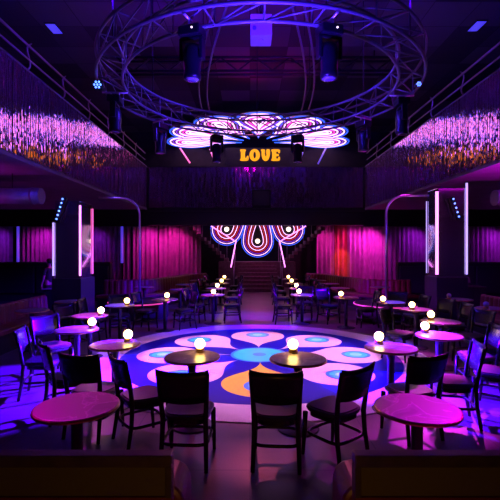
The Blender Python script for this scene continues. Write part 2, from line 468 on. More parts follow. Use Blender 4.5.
for px, py, l in [
  (200, 343.5, 'on the left of the two centre tables'),
  (293, 344, 'on the right of the two centre tables'),
  (128, 334, 'on the table at the left rim of the dance floor'),
  (379, 336, 'on the table at the right rim of the dance floor'),
  (92, 321.5, 'on the violet table nearest in the left rows'),
  (101, 310, 'on the second pink table of the left rows'),
  (127, 300.5, 'on the blue-lit table before the left podium'),
  (167, 295, 'on the table before the pink curtain at left'),
  (213.5, 291.5, 'first and lowest on the left of the stair aisle'),
  (425, 325.5, 'on the bright magenta table nearest in the right rows'),
  (431, 314, 'on the second pink table of the right rows'),
  (412, 304.5, 'on the third magenta table of the right rows'),
  (383, 298.5, 'on the blue-lit table before the right podium'),
  (341, 293.5, 'on the table before the orange curtain at right'),
  (299, 291, 'first and lowest on the right of the stair aisle')]:
    lamp_at(px, py, LB+l)
lamp_at(449, 295.5, 'unlit purple globe lamp on the table by the right column', False)
lamp_at(486, 304, 'unlit purple globe lamp on the table by the right banquette', False)
# aisle rows to the stairs
ordn = ['second', 'third', 'fourth']
for i, (y, xl, xr) in enumerate([(12.6, -1.03, 1.47), (14.5, -1.03, 1.52), (16.6, -1.06, 1.6)]):
    table(xl, y, TB+ordn[i]+' along the left side of the stair aisle'); lamp(xl+.05, y-.1, LB+ordn[i]+' along the left side of the stair aisle')
    table(xr, y, TB+ordn[i]+' along the right side of the stair aisle'); lamp(xr-.08, y-.1, LB+ordn[i]+' along the right side of the stair aisle')
    chair(xl-.48, y+.18, 1, -.35, 'dark wooden chair left of the '+ordn[i]+' table on the left of the aisle')
    chair(xl+.47, y+.12, -1, -.2, 'dark wooden chair on aisle side of the '+ordn[i]+' table on the left')
    chair(xr-.47, y+.12, 1, -.2, 'dark wooden chair on aisle side of the '+ordn[i]+' table on the right')
    chair(xr+.48, y+.18, -1, -.35, 'dark wooden chair right of the '+ordn[i]+' table on the right of the aisle')
for x, y, l in [(-2.05, 12.2, 'without lamp behind the pink curtain table, left half'), (-2.2, 14.0, 'without lamp along the left curved banquette, nearer'), (-2.0, 15.9, 'without lamp along the left curved banquette, farther'),
                (2.72, 12.7, 'without lamp left of the right podium'), (2.75, 14.3, 'without lamp along the right curved banquette, nearer'), (2.6, 15.9, 'without lamp along the right curved banquette, farther'), (4.05, 13.0, 'without lamp behind the right podium'), (-3.3, 13.0, 'without lamp behind the left podium')]:
    table(x, y, TB+l)
CB = 'dark wooden chair '
chairs = [
  (-.56, 3.80, .06, 1, 'facing the stage at the left centre table, back to viewer'),
  (.24, 3.78, .08, 1, 'facing the stage in the middle, back to viewer'),
  (.78, 3.86, -.62, .78, 'turned leftward at the right centre table'),
  (-1.07, 4.18, .80, .60, 'turned rightward, left of the left centre table'),
  (-1.62, 4.36, .25, .95, 'just behind the lampless front left table'),
  (1.66, 4.32, -.30, .95, 'just behind the magenta front right table'),
  (2.24, 4.62, -.95, .2, 'seen side-on, right of the magenta front right table'),
  (2.92, 4.98, -.7, .6, 'at near side of the bright magenta lamp table'),
  (3.72, 7.0, -.95, -.3, 'with blue and yellow glints on its back, at far right'),
  (3.62, 6.2, -.95, .2, 'with blue glint on its back, cut by right edge'),
  (3.9, 8.0, -1, 0, 'right of the third magenta table at right'),
  (3.86, 8.65, -.95, -.3, 'with blue glint, behind the third magenta table at right'),
  (3.68, 9.35, -1, -.1, 'with blue back, right of blue-lit table at right'),
  (3.5, 9.98, -.45, -.9, 'with blue back, in front of the right podium'),
  (2.9, 10.35, -1, 0, 'in front of the pole podium, right of orange curtain table'),
  (2.05, 10.88, .5, -.85, 'left of the orange curtain table'),
  (.86, 10.85, 1, .1, 'on aisle side of the first right aisle table'),
  (1.5, 11.5, -.2, -1, 'with blue back, behind the first right aisle table'),
  (-3.0, 6.36, .8, -.6, 'with bright blue back, beside the violet lamp table at left'),
  (-2.72, 5.48, .95, .2, 'in shadow, left of the violet lamp table'),
  (-2.08, 4.78, .8, .6, 'in shadow, left of lampless front left table'),
  (-3.28, 7.72, .85, -.5, 'left of the second pink table at left'),
  (-3.28, 8.75, 1, 0, 'beside the blue-lit table, near the left column'),
  (-2.92, 9.32, .35, -.9, 'with blue back, behind the blue-lit table at left'),
  (-2.5, 10.0, .95, -.25, 'with blue back, left of the pink curtain table'),
  (-1.45, 11.05, .95, -.25, 'left of the first left aisle table'),
  (-.48, 11.0, -.98, -.1, 'on aisle side of the first left aisle table'),
  (-1.58, 10.05, -.9, -.5, 'right of the pink curtain table'),
  (3.1, 5.72, -.8, .1, 'at far right beside the bright magenta lamp table'),
  (2.6, 7.25, .6, -.6, 'with seat toward viewer, left of second pink table at right'),
]
for x, y, dx, dy, l in chairs: chair(x, y, dx, dy, CB+l)

# ------------------------------------------------------------------ front dividers and banquettes
def divider(x0, x1, inner, label):
    t = thing('low_divider', label, 'divider', ((x0+x1)/2, 1.75, 0), 0, 'low dividers at the front')
    w = (x1-x0)/2
    m = MB(); m.box((-w, -.03, 1.0), (w, .03, 1.05)); m.build('top_rail', M['rail_wood'], t, bevel=.006)
    MB().box((-w, -.025, .86), (w, .025, .875)).build('bottom_rail', M['maroon'], t, bevel=.004)
    for s in (-1, 1): MB().box((s*w-.012-s*.012, -.028, .875), (s*w+.012-s*.012, .028, 1.0)).build('post', M['rail_wood'], t)
    MB().box((-w+.024, -.012, .875), (w-.024, .012, 1.0)).build('panel', M['olive'], t)
    MB().box((-w, -.03, 0), (w, .03, .86)).build('base_panel', M['maroon'], t)
    return t
divider(-2.6, -.325, 1, 'low dark divider with olive panel at the bottom left corner')
divider(.435, 2.7, -1, 'low dark divider with olive panel at the bottom right corner')
def capsule(x0, x1, y0, y1, z1, r=.10):
    m = MB(); n = 8; P = []
    w, z = x1-x0, z1
    for cx, cz, a0 in ((x1-r, z1-r, 0), (x0+r, z1-r, PI/2)):
        for i in range(n+1):
            a = a0+PI/2*i/n; P.append((cx+r*math.cos(a), cz+r*math.sin(a)))
    P += [(x0, 0), (x1, 0)]
    k = len(P)
    vs = [(x, y0, zz) for x, zz in P]+[(x, y1, zz) for x, zz in P]
    m.add(vs, [tuple(range(k)), tuple(reversed(range(k, 2*k)))]+[(i, k+i, k+(i+1)%k, (i+1)%k) for i in range(k)])
    return m
for x0, x1, l in ((-2.6, -.285, 'maroon booth back with rounded end behind the left front divider'), (.40, 2.7, 'maroon booth back with rounded end behind the right front divider')):
    o = capsule(x0-(x0+x1)/2, x1-(x0+x1)/2, -.12, .12, .885, .09).build('booth_back', M['maroon'], loc=((x0+x1)/2, 1.92, 0), bevel=.02)
    tag(o, l, 'booth', 'front booth backs')

def banquette(path, label, mt, h=.9, side=1, loc=None):
    """channel-tufted curved bench; path runs along the back; side = which side the seat is on"""
    p0 = Vector((*path[0], 0))
    t = thing('banquette', label, 'banquette', p0, 0, 'banquettes')
    # resample
    pts = [Vector((*p, 0))-p0 for p in path]; out = []
    for a, b2 in zip(pts[:-1], pts[1:]):
        k = max(2, int((b2-a).length/.06))
        out += [a.lerp(b2, i/k) for i in range(k)]
    out.append(pts[-1])
    for _ in range(20):
        out = [out[0]]+[(out[i-1]+out[i]*2+out[i+1])/4 for i in range(1, len(out)-1)]+[out[-1]]
    n = len(out); nr = []
    for i in range(n):
        d = (out[min(i+1, n-1)]-out[max(i-1, 0)]).normalized(); nr.append(Vector((-d.y, d.x, 0))*side)
    def sweep(prof):
        m = MB(); k = len(prof(0)); vs = []
        for i in range(n):
            for u, z in prof(i): vs.append(out[i]+nr[i]*u+Vector((0, 0, z)))
        fs = [(i*k+j, i*k+(j+1)%k, (i+1)*k+(j+1)%k, (i+1)*k+j) for i in range(n-1) for j in range(k)]
        fs += [tuple(reversed(range(k))), tuple((n-1)*k+j for j in range(k))]
        return m.add(vs, fs)
    ch = lambda i: .012 if i % 3 else -.012
    sweep(lambda i: [(0, 0), (.0, h-.02), (.03, h), (.09, h), (.12+ch(i), h-.04), (.14+ch(i), .47), (.14, 0)]).build('backrest', mt, t)
    sweep(lambda i: [(.16, .36), (.16, .45), (.52, .45), (.56, .43), (.56, .36)]).build('seat', mt, t)
    sweep(lambda i: [(.17, 0), (.17, .355), (.5, .355), (.5, 0)]).build('plinth', M['black'], t)
    return t
banquette([(-5.0, 5.6), (-5.0, 10.0)], 'oxblood channel-backed banquette along the left beside a lampless table', M['banq'], .82, -1)
banquette([(5.75, 10.2), (5.75, 6.2)], 'oxblood channel-backed banquette at the right edge', M['banq'], .82, -1)
banquette([(5.3, 13.9), (4.7, 13.75), (3.9, 14.2), (3.5, 15.6), (3.2, 16.9), (2.5, 17.9)], 'curved oxblood banquette under the right curtains', M['banq'], .92, 1)
banquette([(-1.95, 17.9), (-2.6, 16.9), (-2.95, 15.6), (-3.4, 14.2), (-4.2, 13.75), (-4.8, 13.9)], 'curved oxblood banquette under the left curtains', M['banq'], .92, 1)

# ------------------------------------------------------------------ columns, tubes, podiums
def column(x0, x1, y0, y1, label, zt):
    t = thing('column', label, 'column', ((x0+x1)/2, (y0+y1)/2, 0), 0, 'mirrored columns')
    w, d = (x1-x0)/2, (y1-y0)/2
    MB().box((-w, -d, 1.19), (w, d, zt)).build('shaft', M['mirror'], t, bevel=.01)
    MB().box((-w-.06, -d-.06, 0), (w+.06, d+.06, 1.19)).build('base', M['booth'], t, bevel=.01)
    return t
column(-4.86, -4.25, 10.4, 11.2, 'mirrored square column on the left edged with neon tubes', 3.12)
column(4.95, 5.66, 10.98, 11.62, 'mirrored square column on the right edged with neon tubes', 3.53)
def vtube(x, y, z0, z1, r, m, label):
    t = thing('neon_tube', label, 'neon tube', (x, y, z0), 0, 'neon tubes on the columns')
    MB().tube([(0, 0, .03), (0, 0, z1-z0-.03)], r, 10).build('tube', m, t)
    for z in (0, z1-z0-.04): MB().tube([(0, 0, z), (0, 0, z+.04)], r*1.35, 10).build('end_cap', M['fixture'], t)
    return t
vtube(-4.225, 10.37, 1.22, 3.05, .024, M['tube_white'], 'white neon tube on the front inner corner of the left column')
vtube(-4.23, 11.22, 1.22, 3.05, .014, M['tube_pink'], 'pink neon tube on the rear inner corner of the left column')
vtube(-4.89, 10.37, 1.22, 2.62, .024, M['tube_pale'], 'pale violet neon tube on the outer corner of the left column')
vtube(4.90, 10.93, 1.22, 3.47, .036, M['tube_white'], 'bright white-pink neon tube on the inner corner of the right column')
vtube(5.69, 10.95, 1.22, 3.7, .026, M['tube_pale'], 'pale neon tube on the outer corner of the right column')
vtube(4.93, 11.65, 1.22, 3.3, .010, M['tube_pale'], 'thin pale neon tube on the rear corner of the right column')

def podium(x, y, sgn, label, plabel):
    t = thing('pole_podium', label, 'podium', (x, y, 0), 0, 'round pole podiums')
    MB().lathe([(.80, 0), (.80, .40), (.79, .41)], 56).build('drum', M['dark_wall'], t)
    MB().lathe([(.84, .411), (.85, .42), (.85, .44), (.84, .45)], 56).build('top', M['booth'], t)
    pts = [(.857*math.cos(2*PI*i/64), .857*math.sin(2*PI*i/64), .43) for i in range(64)]
    MB().tube(pts, .016, 6, closed=True).build('rim_light', M['rim_pink'], t)
    p = thing('dance_pole', plabel, 'pole', (x, y, .45), 0, 'chrome dance poles')
    r = .5; zt = 3.38-.45; pts = [(0, 0, .02), (0, 0, zt-r)]
    for i in range(1, 11):
        a = PI/2*i/10; pts.append((sgn*(r-r*math.cos(a)), 0, zt-r+r*math.sin(a)))
    pts.append((sgn*1.15, -.05, zt+.0))
    MB().tube(pts, .03, 12).build('tube', M['chrome'], p)
    MB().lathe([(.09, 0), (.09, .012), (.05, .022)], 24).build('flange', M['chrome'], p)
podium(-3.15, 11.9, -1, 'round pink-rimmed podium under the left chrome pole', 'tall chrome pole bent over toward the left column')
podium(3.72, 11.4, 1, 'round pink-rimmed podium under the right chrome pole', 'tall chrome pole bent over toward the right column')

# LED bars on the column fronts
def led_bar(p, q, n, label):
    p, q = Vector(p), Vector(q)
    t = thing('led_bar', label, 'stage light', p, 0, 'blue LED bars')
    d = q-p; u = d.normalized()
    MB().tube([Vector((0, .09, 0))-u*.06, Vector((0, .09, 0))+d+u*.06], .075, 4).build('housing', M['fixture'], t)
    MB().tube([Vector((0, .14, 0))+d*.5, Vector((0, .175, .03))+d*.5], .02, 8).build('bracket', M['fixture'], t)
    for i in range(n):
        c = d*(i/(n-1)); m = MB().sphere((c.x, c.y, c.z), .024, 12, 8); m.build('led', M['led'], t)
led_bar(at(62.5, 199, 10.2), at(56.5, 219, 10.2), 6, 'tilted blue LED bar above the left column')
led_bar(at(453.5, 199, 10.78), at(459, 216.5, 10.78), 5, 'tilted blue LED bar on the right column')

# ------------------------------------------------------------------ far end: stair, flights, flower, sign
st = thing('staircase', 'dark central staircase leading up to the glowing flower', 'stairs', (.36, 18.9, 0))
SW = .95
for i in range(8):
    MB().box((-SW, .28*i, 0), (SW, .28*8, .1625*(i+1))).build('step', M['stair'], st)
MB().box((-SW-1.0, 2.24, 0), (SW+1.0, 3.7, 1.3)).build('landing', M['stair'], st)
for s in (-1, 1):
    MB().box((s*(SW+.06)-.05, 0, 0), (s*(SW+.06)+.05, 2.24, .6)).build('stringer', M['black'], st)
    for i in range(10):
        x = s*(1.5+.2*i)
        MB().box((min(x, x+s*.2), 2.6, 1.30+.18*i), (max(x, x+s*.2), 3.5, 1.30+.18*(i+1))).build('step', M['stair'], st)
    for i in range(4):
        x = s*(1.55+.42*i)
        MB().tube([(x, 2.62, 1.35+.38*i), (x, 2.62, 2.25+.36*i)], .015, 6).build('baluster', M['rail'], st)
for s in (-1, 1):
    for y, z0, z1 in ((19.1, .1, 1.15), (20.2, .6, 1.75), (21.35, 1.2, 2.3)):
        MB().tube([(s*(SW+.16), y-18.9, 0), (s*(SW+.16), y-18.9, z1)], .015, 6).build('rail_post', M['rail'], st)
def neon_line(name, pts, r, m, label, par):
    c = Vector(pts[0]); t = MB().tube([Vector(p)-c for p in pts], r, 8).build(name, m, par, loc=c-par.location)
    return tag(t, label)
neon_line('handrail', [at(236, 241, 21.4), at(231, 267, 19.0)], .025, M['tube_white'], 'glowing white neon handrail', st)
neon_line('handrail', [at(279.5, 241, 21.4), at(285, 267, 19.0)], .025, M['tube_white'], 'glowing white neon handrail', st)
neon_line('handrail', [at(234, 240.5, 21.5), at(211, 226, 21.5)], .022, M['tube_white'], 'glowing white neon handrail', st)
neon_line('handrail', [at(281.5, 240.5, 21.5), at(306, 226, 21.5)], .022, M['tube_white'], 'glowing white neon handrail', st)
def neon_petal(root, mtx, a, rho, d0, seq, r, sharp, bulb=False, ang=105, endr=.25):
    pl = MB().prism(petal_outline(a, rho*1.06, d0-.05, sharp=sharp, ang=ang), -.08, -.045).xf(mtx).build('petal', M['booth'], root)
    n = len(seq)
    for k, mk in enumerate(seq):
        u = k/(n-1) if n > 1 else 0
        P = petal_outline(a-(.0*u), rho*(1-(1-endr)*u), d0+(a-d0)*.62*u, sharp=sharp, ang=ang)
        m = MB().tube([(x, y, 0) for x, y in P], r, 5, closed=True).xf(mtx)
        m.build('neon_line', M[mk], pl)
    if bulb:
        MB().sphere((a, 0, .02), rho*.15, 14, 8).xf(mtx).build('bulb', M['n_bulb'], pl)
fx = .43
fl = thing('flower_light', 'giant neon flower fanned out under the ceiling above the sign', 'neon sign', (fx, 22.5, 7.7))
seqC = ['n_blue', 'n_white', 'n_violet', 'n_white', 'n_pink', 'n_white', 'n_white']
for i in range(7):
    a = math.radians(180+30*i)
    # plane faces down
    mtx = Matrix.Rotation(a, 4, 'Z') @ Matrix.Rotation(PI, 4, 'X')
    neon_petal(fl, mtx, 3.75, 1.12, .9, seqC, .030, .42, endr=.16)
for px0, py0, px1, py1, mm, l in ((180, 148, 190, 163, M['tube_pink'], 'slanted pink tube'), (210, 149, 214, 160, M['tube_pink'], 'slanted pink tube'),
                                  (326, 148, 318, 164, M['tube_blue'], 'slanted blue tube'), (304, 149, 300, 160, M['tube_blue'], 'slanted blue tube')):
    neon_line('drop_tube', [at(px0, py0, 22.6), at(px1, py1, 22.6)], .04, mm, l, fl)
for x, y in ((-2.5, -1.5), (0, -3.5), (2.5, -1.5), (-3, -.2), (3, -.2)): MB().tube([(x, y, .05), (x, y, .9)], .015, 6).build('hanger', M['fixture'], fl)
fw = thing('flower_light', 'lower neon petals with bulbs hanging behind the stairs', 'neon sign', (fx, 23.55, 6.1))
seqW = ['n_blue', 'n_white', 'n_violet', 'n_red', 'n_white', 'n_red', 'n_white']
for i, dg in enumerate((-120, -90, -60)):
    a = math.radians(dg)
    # local petal plane (x,y) -> world (x,z), facing -Y
    mtx = Matrix.Rotation(PI/2, 4, 'X') @ Matrix.Rotation(a, 4, 'Z')
    aa = 3.70 if dg == -90 else 3.5
    neon_petal(fw, mtx, aa, .90, .2, seqW, .017, .25, True, ang=92, endr=.36)

for x, z in ((0, -3.7), (-1.75, -3.0), (1.75, -3.0)): MB().box((x-.2, .075, z-.2), (x+.2, .15, z+.2)).build('wall_mount', M['fixture'], fw)
# small screen let into the far balcony front
t = thing('screen', 'small dark screen on the far balcony front below the sign', 'screen', (.57, 20.85, 3.99))
MB().box((-.46, -.04, 0), (.46, .04, .93)).build('frame', M['fixture'], t, bevel=.01); MB().box((-.40, -.05, .14), (.40, -.041, .86)).build('display', M['black'], t)
# LOVE sign
sg = thing('love_sign', 'black sign box with glowing amber letters LOVE on the far balcony', 'sign', at(265, 163, 20.9))
sg.location.z = ZT+.06; sg.location.y = 21.06; sg.location.x = .40
MB().box((-1.62, -.08, .0), (1.66, .08, .93)).build('sign_box', M['black'], sg, bevel=.02)
def letter(polys, x, w, h=.58, z=.26):
    cu = bpy.data.curves.new('letter', 'CURVE'); cu.dimensions = '2D'; cu.fill_mode = 'BOTH'; cu.extrude = .02
    for P in polys:
        s = cu.splines.new('POLY'); s.points.add(len(P)-1); s.use_cyclic_u = True
        for q, (u, v) in zip(s.points, P): q.co = (u*w, v*h, 0, 1)
    tmp = bpy.data.objects.new('tmp_letter', cu); C.objects.link(tmp)
    dg = bpy.context.evaluated_depsgraph_get(); me = bpy.data.meshes.new_from_object(tmp.evaluated_get(dg))
    bpy.data.objects.remove(tmp); me.materials.clear(); me.materials.append(M['sign_letter'])
    o = bpy.data.objects.new('letter', me); C.objects.link(o); o.parent = sg
    o.rotation_euler = (PI/2, 0, 0); o.location = (x, -.105, z)
def sm(P, it=2):                          # Chaikin rounding
    for _ in range(it):
        Q = []
        for i in range(len(P)):
            a, c = P[i], P[(i+1) % len(P)]
            Q += [(a[0]*.8+c[0]*.2, a[1]*.8+c[1]*.2), (a[0]*.2+c[0]*.8, a[1]*.2+c[1]*.8)]
        P = Q
    return P
def ell(cx, cy, rx, ry, n=28): return [(cx+rx*math.cos(2*PI*i/n), cy+ry*math.sin(2*PI*i/n)) for i in range(n)]
Lp = sm([(0, 1), (.68, 1), (.68, .86), (.58, .8), (.58, .26), (.74, .24), (.80, .44), (1, .44), (1, 0), (0, 0), (0, .14), (.1, .2), (.1, .8), (0, .86)])
Op = ell(.5, .5, .5, .52); Oi = ell(.5, .5, .12, .30)
Vp = sm([(0, 1), (.42, 1), (.46, .88), (.44, .5), (.55, .34), (.62, .5), (.58, .7), (.58, 1), (.9, 1.02), (1, .86), (.98, .45), (.8, .08), (.5, -.03), (.2, .1), (.06, .5), (.08, .84), (0, .88)])
Ep = sm([(0, 1), (1, 1), (1, .68), (.82, .66), (.76, .82), (.56, .82), (.56, .58), (.86, .6), (.86, .40), (.56, .42), (.56, .18), (.76, .18), (.82, .36), (1, .34), (1, 0), (0, 0), (0, .14), (.1, .2), (.1, .8), (0, .86)])
letter([Lp], -.90, .43); letter([Op, Oi], -.43, .53); letter([Vp], .15, .46); letter([Ep], .67, .44)

# ------------------------------------------------------------------ curtains at the back
def curtain(x0, x1, y, z0, z1, label, mt, fold=.24, amp=.10, grp='velvet curtains along the back wall'):
    m = MB(); n = int((x1-x0)/.035); w = x1-x0; ph = random.uniform(0, 6)
    vs = []
    for j in range(5):
        v = j/4
        for i in range(n+1):
            x = -w/2+w*i/n
            k = amp*(.7+.3*(1-v))
            yy = k*math.sin(2*PI*x/fold+ph+.5*math.sin(x*3+ph))+.3*k*math.sin(2*PI*x/(fold*.43)+ph*2)
            vs.append((x, yy, z0+(z1-z0)*v))
    N = len(vs); vs += [(x, yy+.012, z) for x, yy, z in vs]
    fs = []
    for j in range(4):
        for i in range(n):
            q = j*(n+1)+i; fs.append((q, q+1, q+n+2, q+n+1)); fs.append((N+q+1, N+q, N+q+n+1, N+q+n+2))
    m.add(vs, fs, 0, True)
    o = m.build('curtain', mt, loc=((x0+x1)/2, y, 0)); return tag(o, label, 'curtain', grp)
YC = 22.6
for a, c, mt, l in [
  (-6.35, -5.0, M['velvet'], 'magenta velvet curtain, leftmost of the three left of the stairs'),
  (-4.95, -3.85, M['velvet'], 'bright pink velvet curtain, middle of the three left of the stairs'),
  (-3.8, -2.65, M['velvet'], 'wine velvet curtain nearest the stairs on the left'),
  (3.6, 4.55, M['velvet'], 'pink velvet curtain nearest the stairs on the right'),
  (4.6, 5.25, M['red_velvet'], 'orange-red velvet curtain right of the stairs'),
  (5.3, 7.4, M['velvet'], 'wide magenta velvet curtain beside the right pole'),
  (7.5, 9.75, M['plum_velvet'], 'plum curtain just left of the right column'),
  (11.4, 15.4, M['plum_velvet'], 'plum curtain right of the right column'),
  (-14.9, -12.9, M['plum_velvet'], 'plum curtain at the far left edge'),
  (-12.6, -9.9, M['plum_velvet'], 'plum curtain behind the standing person'),
  (-9.4, -6.45, M['plum_velvet'], 'plum curtain between the left column and pole')]:
    curtain(a, c, YC, .02, 3.35, l, mt)
struct(MB().box((-15, 22.2, 3.16), (XL, 22.5, ZB-.03)).build('trim_1', M['beam']), 'black header over the left curtains')
struct(MB().box((XR, 22.2, 3.16), (15.6, 22.5, ZB-.03)).build('trim_2', M['beam']), 'black header over the right curtains')
for px, l in ((18, 'blue light tube between curtains at the far left'), (73.5, 'blue light tube between curtains left of the left column'), (122, 'blue light tube on the curtains just left of the left pole')):
    p = at(px, 240, 22.35)
    t = thing('light_tube', l, 'light tube', (p.x, p.y, 1.2), 0, 'blue wall tubes')
    MB().tube([(0, 0, 0), (0, 0, 2.0)], .07, 12).build('tube', M['tube_blue'], t); MB().box((-.09, .06, -.05), (.09, .1, 2.05)).box((-.05, .06, -1.2), (.05, .1, -.05)).build('backplate', M['fixture'], t)
# dark booth partitions across the side bays
for x0, x1, l in ((-14.8, -5.2, 'tall black booth partition under the left balcony'), (5.5, 15.4, 'tall black booth partition under the right balcony')):
    t = thing('booth_partition', l, 'partition', ((x0+x1)/2, 15.6, 0), 0, 'black booth partitions')
    w = (x1-x0)/2
    MB().box((-w, -.1, 0), (w, .1, 1.40)).build('panel', M['booth'], t)
    MB().box((-w-.02, -.13, 1.40), (w+.02, .13, 1.45)).build('cap', M['rail_wood'], t, bevel=.01)
    for i in range(7):
        xx = -w+(i+.5)*2*w/7; MB().box((xx-w/7+.03, -.22, .3), (xx+w/7-.03, -.101, 1.3)).build('cushion', M['booth'], t, bevel=.03)
# side cabinet with small lamp at right, pedestal at left
t = thing('side_cabinet', 'black cabinet carrying a small dim lamp at right', 'cabinet', (6.45, 12.3, 0))
MB().box((-.35, -.25, 0), (.35, .25, .80)).build('body', M['booth'], t, bevel=.01); MB().box((-.38, -.28, .80), (.38, .28, .84)).build('top', M['rail_wood'], t)
MB().box((-.32, -.265, .06), (-.01, -.251, .76)).build('door', M['booth'], t); MB().box((.01, -.265, .06), (.32, -.251, .76)).build('door', M['booth'], t)
t = thing('table_lamp', 'small dim purple-shaded lamp on the black cabinet', 'lamp', (6.35, 12.25, .8405))
MB().lathe([(.07, 0), (.07, .012), (.015, .03), (.015, .14)], 20).build('stand', M['brass'], t)
MB().lathe([(.115, .11), (.07, .27)], 24).build('shade', M['shade'], t)
t = thing('host_stand', 'slim dark stand beside the standing person', 'stand', (-5.95, 12.4, 0))
MB().box((-.13, -.13, .03), (.13, .13, .73)).build('body', M['booth'], t); MB().box((-.17, -.17, .73), (.17, .17, .76)).build('top', M['rail'], t, bevel=.006); MB().box((-.17, -.17, 0), (.17, .17, .03)).build('foot', M['iron'], t)
# ducts below the balconies
for x0, x1, y, l in ((-9.5, -5.6, 11.2, 'round duct under the left balcony catching magenta light'), (6.8, 10.5, 11.6, 'round duct under the right balcony')):
    t = thing('air_duct', l, 'duct', ((x0+x1)/2, y, 3.35), 0, 'ducts under the balconies')
    w = (x1-x0)/2
    MB().tube([(-w, 0, 0), (w, 0, 0)], .22, 20).build('pipe', M['duct'], t)
    for i in range(4):
        x = -w+.2+i*(2*w-.4)/3; MB().tube([(x-.03, 0, 0), (x+.03, 0, 0)], .235, 20).build('collar', M['duct'], t)
    for x in (-w*.6, w*.6): MB().tube([(x, 0, .2), (x, 0, ZB-.02-3.35)], .012, 6).build('hanger', M['fixture'], t)

# ------------------------------------------------------------------ ring truss, heads, beam
RC = (AX, 7.5); ZL, ZU = 4.72, 5.08
rt = thing('circular_truss', 'large circular lighting truss hanging above the dance floor', 'truss', (RC[0], RC[1], ZL))
RI, RO = 2.36, 2.76; NB = 24
def rp(r, a, z): return Vector((r*math.cos(a), r*math.sin(a), z-ZL))
for r in (RI, RO):
    for z in (ZL, ZU): MB().tube([rp(r, 2*PI*i/96, z) for i in range(96)], .025, 7, closed=True).build('chord', M['truss'], rt)
for i in range(NB):
    a, c = 2*PI*i/NB, 2*PI*(i+1)/NB
    MB().tube([rp(RI, a, ZL), rp(RO, a, ZL), rp(RO, a, ZU), rp(RI, a, ZU)], .013, 5, closed=True).build('cross_frame', M['truss'], rt)
    for q in ((rp(RI, a, ZL), rp(RO, c, ZL)), (rp(RI, a, ZU), rp(RO, c, ZU)), (rp(RO, a, ZL), rp(RO, c, ZU)), (rp(RI, a, ZL), rp(RI, c, ZU))):
        MB().tube(q, .012, 5).build('brace', M['truss'], rt)
for i in range(6):
    a = PI/6+PI/3*i
    MB().tube([rp((RI+RO)/2, a, ZU), rp((RI+RO)/2, a, 8.6)], .012, 6).build('hanger', M['fixture'], rt)

def make_head(label, loc, rz):
    t = thing('moving_head', label, 'stage light', loc, rz, 'moving head lights on the ring truss')
    MB().tube([(-.22, 0, .07), (.22, 0, .07)], .016, 8).build('hanging_bar', M['chrome'], t)
    MB().box((-.11, -.14, -.12), (.11, .14, .0)).build('base', M['fixture'], t, bevel=.015)
    for s in (-1, 1): MB().tube([(s*.07, 0, -.01), (s*.07, 0, .075)], .018, 8).build('clamp', M['chrome'], t)
    m = MB()
    for s in (-1, 1): m.box((-.05, s*.135-.022, -.40), (.05, s*.135+.022, -.12))
    m.box((-.05, -.157, -.16), (.05, .157, -.121)); m.build('yoke', M['fixture'], t, bevel=.01)
    h = MB().lathe([(.075, -.63), (.105, -.625), (.108, -.58), (.10, -.52), (.108, -.44), (.11, -.29), (.09, -.22), (.05, -.195)], 24).build('head', M['fixture'], t)
    MB().lathe([(.02, -.640), (.06, -.639), (.082, -.632), (.082, -.628)], 24).build('lens', M['lens'], h)
    MB().sphere((.112, .05, -.05), .012, 10, 6).build('indicator', M['n_bulb'], t)
    return t
hd = None
RM = (RI+RO)/2
heads = [(-110, 'black moving head hanging from the near left of the ring truss'), (-72, 'black moving head hanging from the near right of the ring truss'),
         (183, 'black moving head at the left side of the ring truss'), (0, 'black moving head at the right side of the ring truss'),
         (145, 'black moving head at far left of the ring truss'), (30, 'black moving head at far right of the ring truss'),
         (112, 'black moving head left of the sign below the flower'), (68, 'black moving head right of the sign below the flower')]
for dg, l in heads:
    a = math.radians(dg); loc = (RC[0]+RM*math.cos(a), RC[1]+RM*math.sin(a), ZL-.112)
    if hd is None: hd = make_head(l, loc, a)
    else: dup(hd, loc, a, l)
# par cans: small blue LED clusters
def par(p, label):
    t = thing('par_light', label, 'stage light', p, 0, 'small blue LED pars')
    MB().tube([(0, .02, 0), (0, .2, .03)], [.085, .06], 16).build('can', M['fixture'], t)
    for i in range(7):
        a = 2*PI*i/6; r = .05 if i < 6 else 0
        MB().sphere((r*math.cos(a), 0, r*math.sin(a)), .017, 8, 6).build('led', M['led'], t)
    MB().tube([(0, .12, .05), (0, .12, .11)], .012, 6).build('yoke', M['fixture'], t)
    return t
par(at(97.3, 84.5, 6.75), 'small blue LED par on the left of the ring truss')
par(at(419, 84, 6.75), 'small blue LED par on the right of the ring truss').scale = (.6, .6, .6)
# straight beam truss under the ceiling
bt = thing('beam_truss', 'straight dark truss spanning under the ceiling', 'truss', (AX, 14, 7.85))
for y in (-.15, .15):
    for z in (0, .45): MB().tube([(-4.6, y, z), (4.6, y, z)], .045, 8).build('chord', M['beam'], bt)
for i in range(16):
    x = -4.6+9.2*i/16; x2 = x+9.2/16
    MB().tube([(x, -.15, 0 if i % 2 else .45), (x2, -.15, .45 if i % 2 else 0)], .03, 6).build('brace', M['beam'], bt)
for x in (-4, 4): MB().tube([(x, 0, .45), (x, 0, .75)], .02, 6).build('hanger', M['beam'], bt)
# curved twin tracks
for s, l in ((-1, 'pair of thin curved tubes sweeping down left of the hanging projector'), (1, 'pair of thin curved tubes sweeping down right of the hanging projector')):
    t = thing('curved_track', l, 'track', (AX, 6.4, 6.3), 0, 'curved tracks')
    for off in (0, .22):
        pts = []
        for i in range(17):
            u = i/16; pts.append((s*(.35+off+1.1*math.sin(u*PI/2)), .2+6.6*u, -.0))
        MB().tube(pts, .022, 7).build('tube', M['truss'], t)
    for u in (.3, .7): MB().tube([(s*(.45+1.1*math.sin(u*PI/2)), .2+6.6*u, 0), (s*(.45+1.1*math.sin(u*PI/2)), .2+6.6*u, 2.3)], .01, 6).build('hanger', M['fixture'], t)
